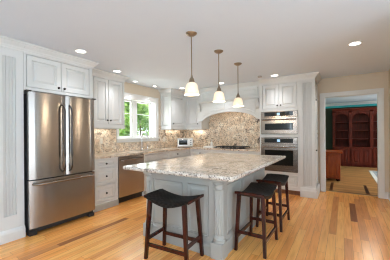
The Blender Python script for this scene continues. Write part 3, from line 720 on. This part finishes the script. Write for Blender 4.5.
for z in (.075, .13, .185): lb(MB().lathe([(.017, -.158), (.015, -.178)], (.157, 0, z), 12, 'Y'), 'control_knob', M_grille, c, 40)
for x in (-.18, .18):
    for y in (-.12, .12): lb(MB().lathe([(.015, 0), (.015, .016)], (x, y, 0), 10), 'foot', M_black, t, 40)
t = thing('soap_bottle', 'small white pump bottle on the worktop left of the cooktop', 'bottle', (-3.02, 5.50, zc))
MB().lathe([(.032, 0), (.035, .01), (.035, .10), (.03, .125), (.014, .14), (.014, .15)], (-3.02, 5.50, zc), 18).build('bottle_body', M_white, t, 50)
MB().tube([(-3.02, 5.5, zc + .148), (-3.02, 5.5, zc + .19), (-2.985, 5.49, zc + .187)], .007, 8).build('pump', M_white, t, 60)
t = thing('reflection_tray', 'low pale tray shape standing in for a reflection on the worktop beside the cooktop', 'tray', (-2.94, 5.30, zc))  # pale shape added in place of a reflection on the granite
mb = MB().box((-3.10, 5.18, zc), (-2.80, 5.42, zc + .012), .004)
for a, b in (((-3.10, 5.18), (-3.088, 5.42)), ((-2.812, 5.18), (-2.80, 5.42)), ((-3.10, 5.18), (-2.80, 5.192)), ((-3.10, 5.408), (-2.80, 5.42))): mb.box((a[0], a[1], zc), (b[0], b[1], zc + .04), .003)
mb.build('tray_body', M_white, t)

# ------------------------------------------------------------------ island
IX0, IX1, IY0, IY1 = -2.10, -1.045, 2.085, 3.64
t = thing('kitchen_island', 'pale grey panelled kitchen island with fluted corner posts', 'kitchen island', (-1.57, 2.86, 0))
MB().box((IX0 + .02, IY0 + .03, 0), (IX1 - .02, IY1 - .02, .868)).build('island_body', M_island, t)
mb = MB()
mb.grid(TY(IY0 + .03), (IX0 + .02, IX1 - .02), (.0, .868), .012, [(-1.985, -1.535, .19, .735), (-1.465, -1.195, .19, .735)]); mb.build('front_frame', M_island, t)
for a, b in ((-1.98, -1.54), (-1.46, -1.20)): MB().panel(TY(IY0 + .03), a, b, .195, .73, t=.014, st=.012).build('front_panel', M_island, t)
mb = MB(); mb.grid(TX(IX1 - .02), (IY0 + .03, IY1 - .02), (0, .868), .012, [(2.25, 2.66, .19, .735), (2.74, 3.12, .19, .735), (3.20, 3.56, .19, .735)]); mb.build('side_frame', M_island, t)
for a, b in ((2.255, 2.655), (2.745, 3.115), (3.205, 3.555)): MB().panel(TX(IX1 - .02), a, b, .195, .73, t=.014, st=.012).build('side_panel', M_island, t)
pth = [(IX0 + .008, IY1 - .02), (IX0 + .008, IY0 + .018), (IX1 - .008, IY0 + .018), (IX1 - .008, IY1 - .02)]
MB().sweep(pth, [(-.01, 0), (.016, 0), (.016, .10), (.010, .115), (.010, .125), (.002, .14), (-.01, .14)]).build('base_moulding', M_island, t)
for (x, y) in ((IX0 + .045, IY0 + .045), (IX1 - .045, IY0 + .045), (IX0 + .045, IY1 - .045), (IX1 - .045, IY1 - .045)):
    p = MB().box((x - .068, y - .068, 0), (x + .068, y + .068, .165), .006).build('corner_post', M_island, t)
    MB().lathe([(.066, .165), (.069, .175), (.066, .19), (.056, .196), (.056, .206), (.062, .213), (.056, .226), (.05, .232), (.05, .236)], (x, y, 0), 28).build('post_base_rings', M_island, p, 40)
    MB().lathe([(.052, .236), (.052, .70)], (x, y, 0), 84, rf=lambda a: 1 - .13 * abs(math.cos(a * 7)) ** 3).build('fluted_shaft', M_island, p, 60)
    MB().lathe([(.05, .70), (.054, .708), (.06, .716), (.054, .727), (.052, .75), (.062, .757), (.062, .767), (.054, .775), (.054, .785)], (x, y, 0), 28).build('post_capital', M_island, p, 40)
    MB().box((x - .064, y - .064, .785), (x + .064, y + .064, .868), .004).build('post_block', M_island, p)
mb = MB()
SX0, SX1, SY0, SY1 = -2.165, -.785, 1.79, 3.91
prof = [(-.03, .870), (-.012, .870), (-.008, .876), (-.002, .880), (0, .887), (0, .902), (-.004, .909), (-.012, .912), (-.03, .912)]
mb.sweep([(SX0, SY1), (SX0, SY0), (SX1, SY0), (SX1, SY1)], prof, closed=True)
mb.box((SX0 + .029, SY0 + .029, .870), (SX1 - .029, SY1 - .029, .912))
tag(mb.build('island_countertop', M_island_top, org=(-1.47, 2.85, .87)), 'large speckled granite slab overhanging the island', 'countertop')

# ------------------------------------------------------------------ bar stools
def make_stool():
    t = thing('bar_stool', 'x', 'stool', (0, 0, 0), 'saddle stools at the island')
    L2, W2 = .264, .165; zs = lambda u: .610 + .047 * (abs(u) / L2) ** 1.7
    mb = MB(); nu, nv = 26, 10; top = []; bot = []
    for i in range(nu + 1):
        u = -L2 + 2 * L2 * i / nu; rt = []; rb = []; th = .062 - .030 * (abs(u) / L2) ** 1.5
        for j in range(nv + 1):
            v = -W2 + 2 * W2 * j / nv; e = abs(v) / W2
            rt.append(mb.bm.verts.new((u, v, zs(u) - .012 * e ** 6))); rb.append(mb.bm.verts.new((u, v * .97, zs(u) - th + .008 * e ** 6)))
        top.append(rt); bot.append(rb)
    f = mb.bm.faces.new
    for i in range(nu):
        for j in range(nv):
            f((top[i][j], top[i + 1][j], top[i + 1][j + 1], top[i][j + 1])); f((bot[i][j], bot[i][j + 1], bot[i + 1][j + 1], bot[i + 1][j]))
        f((top[i][0], bot[i][0], bot[i + 1][0], top[i + 1][0])); f((top[i][nv], top[i + 1][nv], bot[i + 1][nv], bot[i][nv]))
    for i in (0, nu):
        for j in range(nv): f((top[i][j], top[i][j + 1], bot[i][j + 1], bot[i][j]))
    mb.build('woven_seat', M_weave, t, 50)
    for s in (-1, 1):
        mb = MB(); x0, x1 = s * (L2 - .012), s * (L2 + .008)
        mb.box((x0, -W2 + .004, zs(L2) - .034), (x1, W2 - .004, zs(L2) - .005), .007); mb.build('seat_rail', M_stool, t)
    P0 = lambda a, b: Vector((a * .205, b * (W2 - .032), .615)); P1 = lambda a, b: Vector((a * .245, b * (W2 - .006), 0))
    at = lambda a, b, z: P1(a, b) + (P0(a, b) - P1(a, b)) * (z / .615)
    for a in (-1, 1):
        for b in (-1, 1): MB().bar(P1(a, b), P0(a, b), .030, .038, .030, .038).build('leg', M_stool, t)
    def rail(p, q, along):
        mb = MB(); w, h_ = .020, .034
        n_ = Vector((0, 1, 0)) if along == 'x' else Vector((1, 0, 0))
        c = [(n_ * (w / 2) * i, h_ / 2 * j) for i, j in ((-1, -1), (1, -1), (1, 1), (-1, 1))]
        A = [mb.bm.verts.new(p + a + Vector((0, 0, b))) for a, b in c]; B = [mb.bm.verts.new(q + a + Vector((0, 0, b))) for a, b in c]
        mb.bm.faces.new(A[::-1]); mb.bm.faces.new(B)
        for i in range(4): mb.bm.faces.new((A[i], A[(i + 1) % 4], B[(i + 1) % 4], B[i]))
        mb.build('stretcher', M_stool, t)
    for b in (-1, 1): rail(at(-1, b, .15), at(1, b, .15), 'x')
    for a in (-1, 1): rail(at(a, -1, .205), at(a, 1, .205), 'y')
    return t
s1 = make_stool(); s1.location = (-1.487, 1.885, 0); s1.rotation_euler = (0, 0, math.radians(4.5))
s1['label'] = 'dark saddle stool at the panelled front end of the island'
s2 = copy_tree(s1); s2.location = (-.842, 2.605, 0); s2.rotation_euler = (0, 0, PI / 2)
s2['label'] = 'dark saddle stool on the long side of the island, nearer the fluted front post'
s3 = copy_tree(s1); s3.location = (-.842, 3.345, 0); s3.rotation_euler = (0, 0, PI / 2)
s3['label'] = 'dark saddle stool on the long side of the island, nearer the wall ovens'

# ------------------------------------------------------------------ pendants and ceiling fittings
def make_pendant():
    t = thing('pendant_light', 'x', 'pendant lamp', (0, 0, H), 'pendants over the island')
    MB().lathe([(.012, H - .034), (.035, H - .030), (.058, H - .014), (.066, H - .004), (.066, H)], (0, 0, 0), 28).build('canopy', M_nickel, t, 40)
    MB().tube([(0, 0, 1.93), (0, 0, H - .03)], .0065, 10).build('stem', M_nickel, t, 60)
    MB().lathe([(.034, 1.872), (.036, 1.885), (.03, 1.90), (.024, 1.925), (.012, 1.94), (.010, 1.96)], (0, 0, 0), 20).build('socket_cap', M_nickel, t, 40)
    mb = MB(); outer = [(.032, 1.878), (.052, 1.868), (.067, 1.845), (.075, 1.81), (.080, 1.775), (.085, 1.748), (.089, 1.735)]
    inner = [(r - .005, z) for r, z in outer][::-1]
    mb2 = outer + inner
    seg = 32; rings = [[mb.bm.verts.new((r * math.cos(2 * PI * i / seg), r * math.sin(2 * PI * i / seg), z)) for i in range(seg)] for r, z in mb2]
    for a, b in zip(rings, rings[1:] + rings[:1]):
        for i in range(seg): mb.bm.faces.new((a[i], a[(i + 1) % seg], b[(i + 1) % seg], b[i]))
    mb.build('glass_shade', M_shade, t, 60)
    MB().lathe([(.012, 1.86), (.014, 1.84), (.026, 1.815), (.028, 1.795), (.02, 1.775), (.006, 1.766)], (0, 0, 0), 16).build('bulb', M_led, t, 60)
    return t
p = make_pendant()
for i, y in enumerate((2.22, 2.915, 3.62)):
    q = p if i == 0 else copy_tree(p)
    q.location = (-1.475, y, H)
    q['label'] = ('bell glass pendant over the island, nearest the camera and hanging largest in view', 'middle bell glass pendant of the row of three above the island', 'bell glass pendant at the far end of the row, nearest the range hood')[i]
    lamp('pendant_glow', 'POINT', (-1.475, y, 1.70), 4, (1, .82, .6), shadow_soft_size=.05)
def make_down():
    t = thing('recessed_light', 'x', 'ceiling light', (0, 0, H), 'recessed ceiling lights')
    mb = MB(); seg = 32; pr = [(.062, H - .001), (.082, H - .001), (.082, H - .005), (.065, H - .008), (.062, H - .004)]
    rings = [[mb.bm.verts.new((r * math.cos(2 * PI * i / seg), r * math.sin(2 * PI * i / seg), z)) for i in range(seg)] for r, z in pr]
    for a, b in zip(rings, rings[1:] + rings[:1]):
        for i in range(seg): mb.bm.faces.new((a[i], a[(i + 1) % seg], b[(i + 1) % seg], b[i]))
    mb.build('trim_ring', M_trim, t, 40)
    MB().lathe([(.063, H - .0045), (.063, H - .001)], (0, 0, 0), 28).build('lens', M_led, t)
    return t
DL = [((-3.07, 1.83), 'round recessed ceiling light in front of the cabinet over the refrigerator'),
      ((-3.50, 2.78), 'round recessed ceiling light by the wall cabinet between refrigerator and window'),
      ((-3.86, 3.55), 'small recessed light above the left sash of the sink window'),
      ((-3.85, 4.16), 'small recessed light above the right sash of the sink window'),
      ((-3.46, 4.76), 'recessed ceiling light before the corner wall cabinet'),
      ((-2.37, 4.80), 'recessed ceiling light in front of the range hood mantel'),
      ((-1.16, 4.78), 'recessed ceiling light in front of the oven cabinet'),
      ((.137, 3.666), 'recessed ceiling light nearest the library doorway')]
d = make_down()
for i, ((x, y), lab) in enumerate(DL):
    q = d if i == 0 else copy_tree(d)
    q.location = (x, y, H); q['label'] = lab; q.scale = (.7, .7, 1) if i in (2, 3) else (1, 1, 1)
    lamp('ceiling_spot', 'SPOT', (x, y, H - .012), 10 if i == 7 else 22, (.95, .96, 1.0), (0, 0, 0), spot_size=math.radians(155 if i == 7 else 104), spot_blend=1, shadow_soft_size=.06)
for x, y in ((-1.6, .6), (2.2, .4), (-.8, -1.4)):  # extra unseen spots added behind the camera, without fixtures
    lamp('ceiling_spot', 'SPOT', (x, y, H - .012), 22, (.95, .96, 1.0), (0, 0, 0), spot_size=math.radians(104), spot_blend=1, shadow_soft_size=.06)
tag(MB().lathe([(.02, H - .03), (.04, H - .026), (.045, H - .004), (.045, H)], (-1.43, 4.68, 0), 20).build('smoke_detector', mat('detector_grey', srgb(170, 168, 164), .5), smooth=40, org=(-1.43, 4.68, H)), 'small grey round detector on the ceiling above the oven cabinet', 'smoke detector')

# ------------------------------------------------------------------ library furniture
KY = 10.42
t = thing('built_in_bookcase', 'cherry built-in bookcase with arched bays in the library', 'bookcase', (.6, KY + .2, 0))
bx = [-.35, -.27, .175, .275, .81, .91, 1.38, 1.47]
mb = MB().box((bx[0], YL - .03, 0), (bx[-1], YL, 2.14))
for a, b in ((bx[0], bx[1]), (bx[2], bx[3]), (bx[4], bx[5]), (bx[6], bx[7])): mb.box((a, KY, .0), (b, YL - .03, 2.10))
mb.box((bx[0], KY, 2.03), (bx[-1], YL - .03, 2.14)); mb.box((bx[0], KY - .02, 0), (bx[-1], YL - .03, .09)); mb.build('case', M_book, t)
mb = MB()
for a, b in ((bx[1], bx[2]), (bx[3], bx[4]), (bx[5], bx[6])):
    r = (b - a) / 2; c = (a + b) / 2; zb = 1.77; n = 16
    pts = [(a, KY, zb)] + [(c - r * .94 * math.cos(PI * k / n), KY, zb + .225 * math.sin(PI * k / n)) for k in range(n + 1)] + [(b, KY, zb)]
    for p0, p1 in zip(pts[1:-1], pts[2:-1]):
        mb.prism([(p0[0], KY, p0[2]), (p1[0], KY, p1[2]), (p1[0], KY, 2.04), (p0[0], KY, 2.04)], (0, .02, 0))
    mb.box((c - .035, KY - .02, 1.97), (c + .035, KY, 2.06))
mb.build('arched_header', M_book, t)
MB().sweep([(bx[0], KY), (bx[-1], KY)], CROWN(2.10, 2.175, .06)).build('crown_moulding', M_book, t)
MB().box((bx[0], KY - .14, .70), (bx[-1], YL - .03, .735), .006).build('counter_ledge', M_book, t)
for a, b in ((bx[1], bx[2]), (bx[3], bx[4]), (bx[5], bx[6])):
    for z in (1.02, 1.34, 1.66): MB().box((a, KY + .03, z), (b, YL - .03, z + .024)).build('shelf', M_book, t)
    MB().box((a - .04, KY - .10, .09), (b + .04, KY + .03, .70)).build('base_cabinet', M_book, t)
    m_ = (a + b) / 2
    for p_, q_ in ((a - .01, m_ - .004), (m_ + .004, b + .01)): MB().panel(TY(KY - .10), p_, q_, .12, .67, t=.02, st=.05).build('cabinet_door', M_book, t)
for a, b in ((bx[0], bx[1]), (bx[2], bx[3]), (bx[4], bx[5]), (bx[6], bx[7])):
    mb = MB()
    for k in range(3):
        w = (b - a) / 4; mb.box((a + w * (k + .62), KY - .012, .78), (a + w * (k + 1.38) - .004, KY, 1.92), .003)
    mb.box((a - .004, KY - .02, 1.94), (b + .004, KY, 2.04), .004); mb.build('pilaster', M_book, t)
t = thing('desk', 'cherry wood desk just inside the library doorway', 'desk', (-.7, 7.4, 0))
MB().box((-1.35, 7.0, .735), (-.02, 7.75, .775), .008).build('desk_top', M_desk, t)
MB().box((-1.3, 7.05, .06), (-.07, 7.70, .735), .006).build('desk_case', M_desk, t)
MB().panel(TY(7.05), -.66, -.11, .10, .71, t=.012, st=.04).build('back_panel', M_desk, t)
MB().panel(TY(7.05), -1.26, -.70, .10, .71, t=.012, st=.04).build('back_panel', M_desk, t)
for x in (-1.25, -.12):
    for y in (7.10, 7.65): MB().lathe([(.03, 0), (.045, .02), (.05, .045), (.035, .06)], (x, y, 0), 16).build('foot', M_stool, t, 40)
t = thing('area_rug', 'blue grey rug with cream border on the library floor', 'rug', (1.5, 8.3, 0))
mb = MB(); mb.grid(lambda u, v, w: (u, v, w), (.70, 2.5), (7.15, 9.5), .010, [(.79, 2.41, 7.24, 9.41)]); mb.build('rug_border', M_rugb, t)
MB().box((.79, 7.24, 0), (2.41, 9.41, .010)).build('rug_field', M_rug, t)
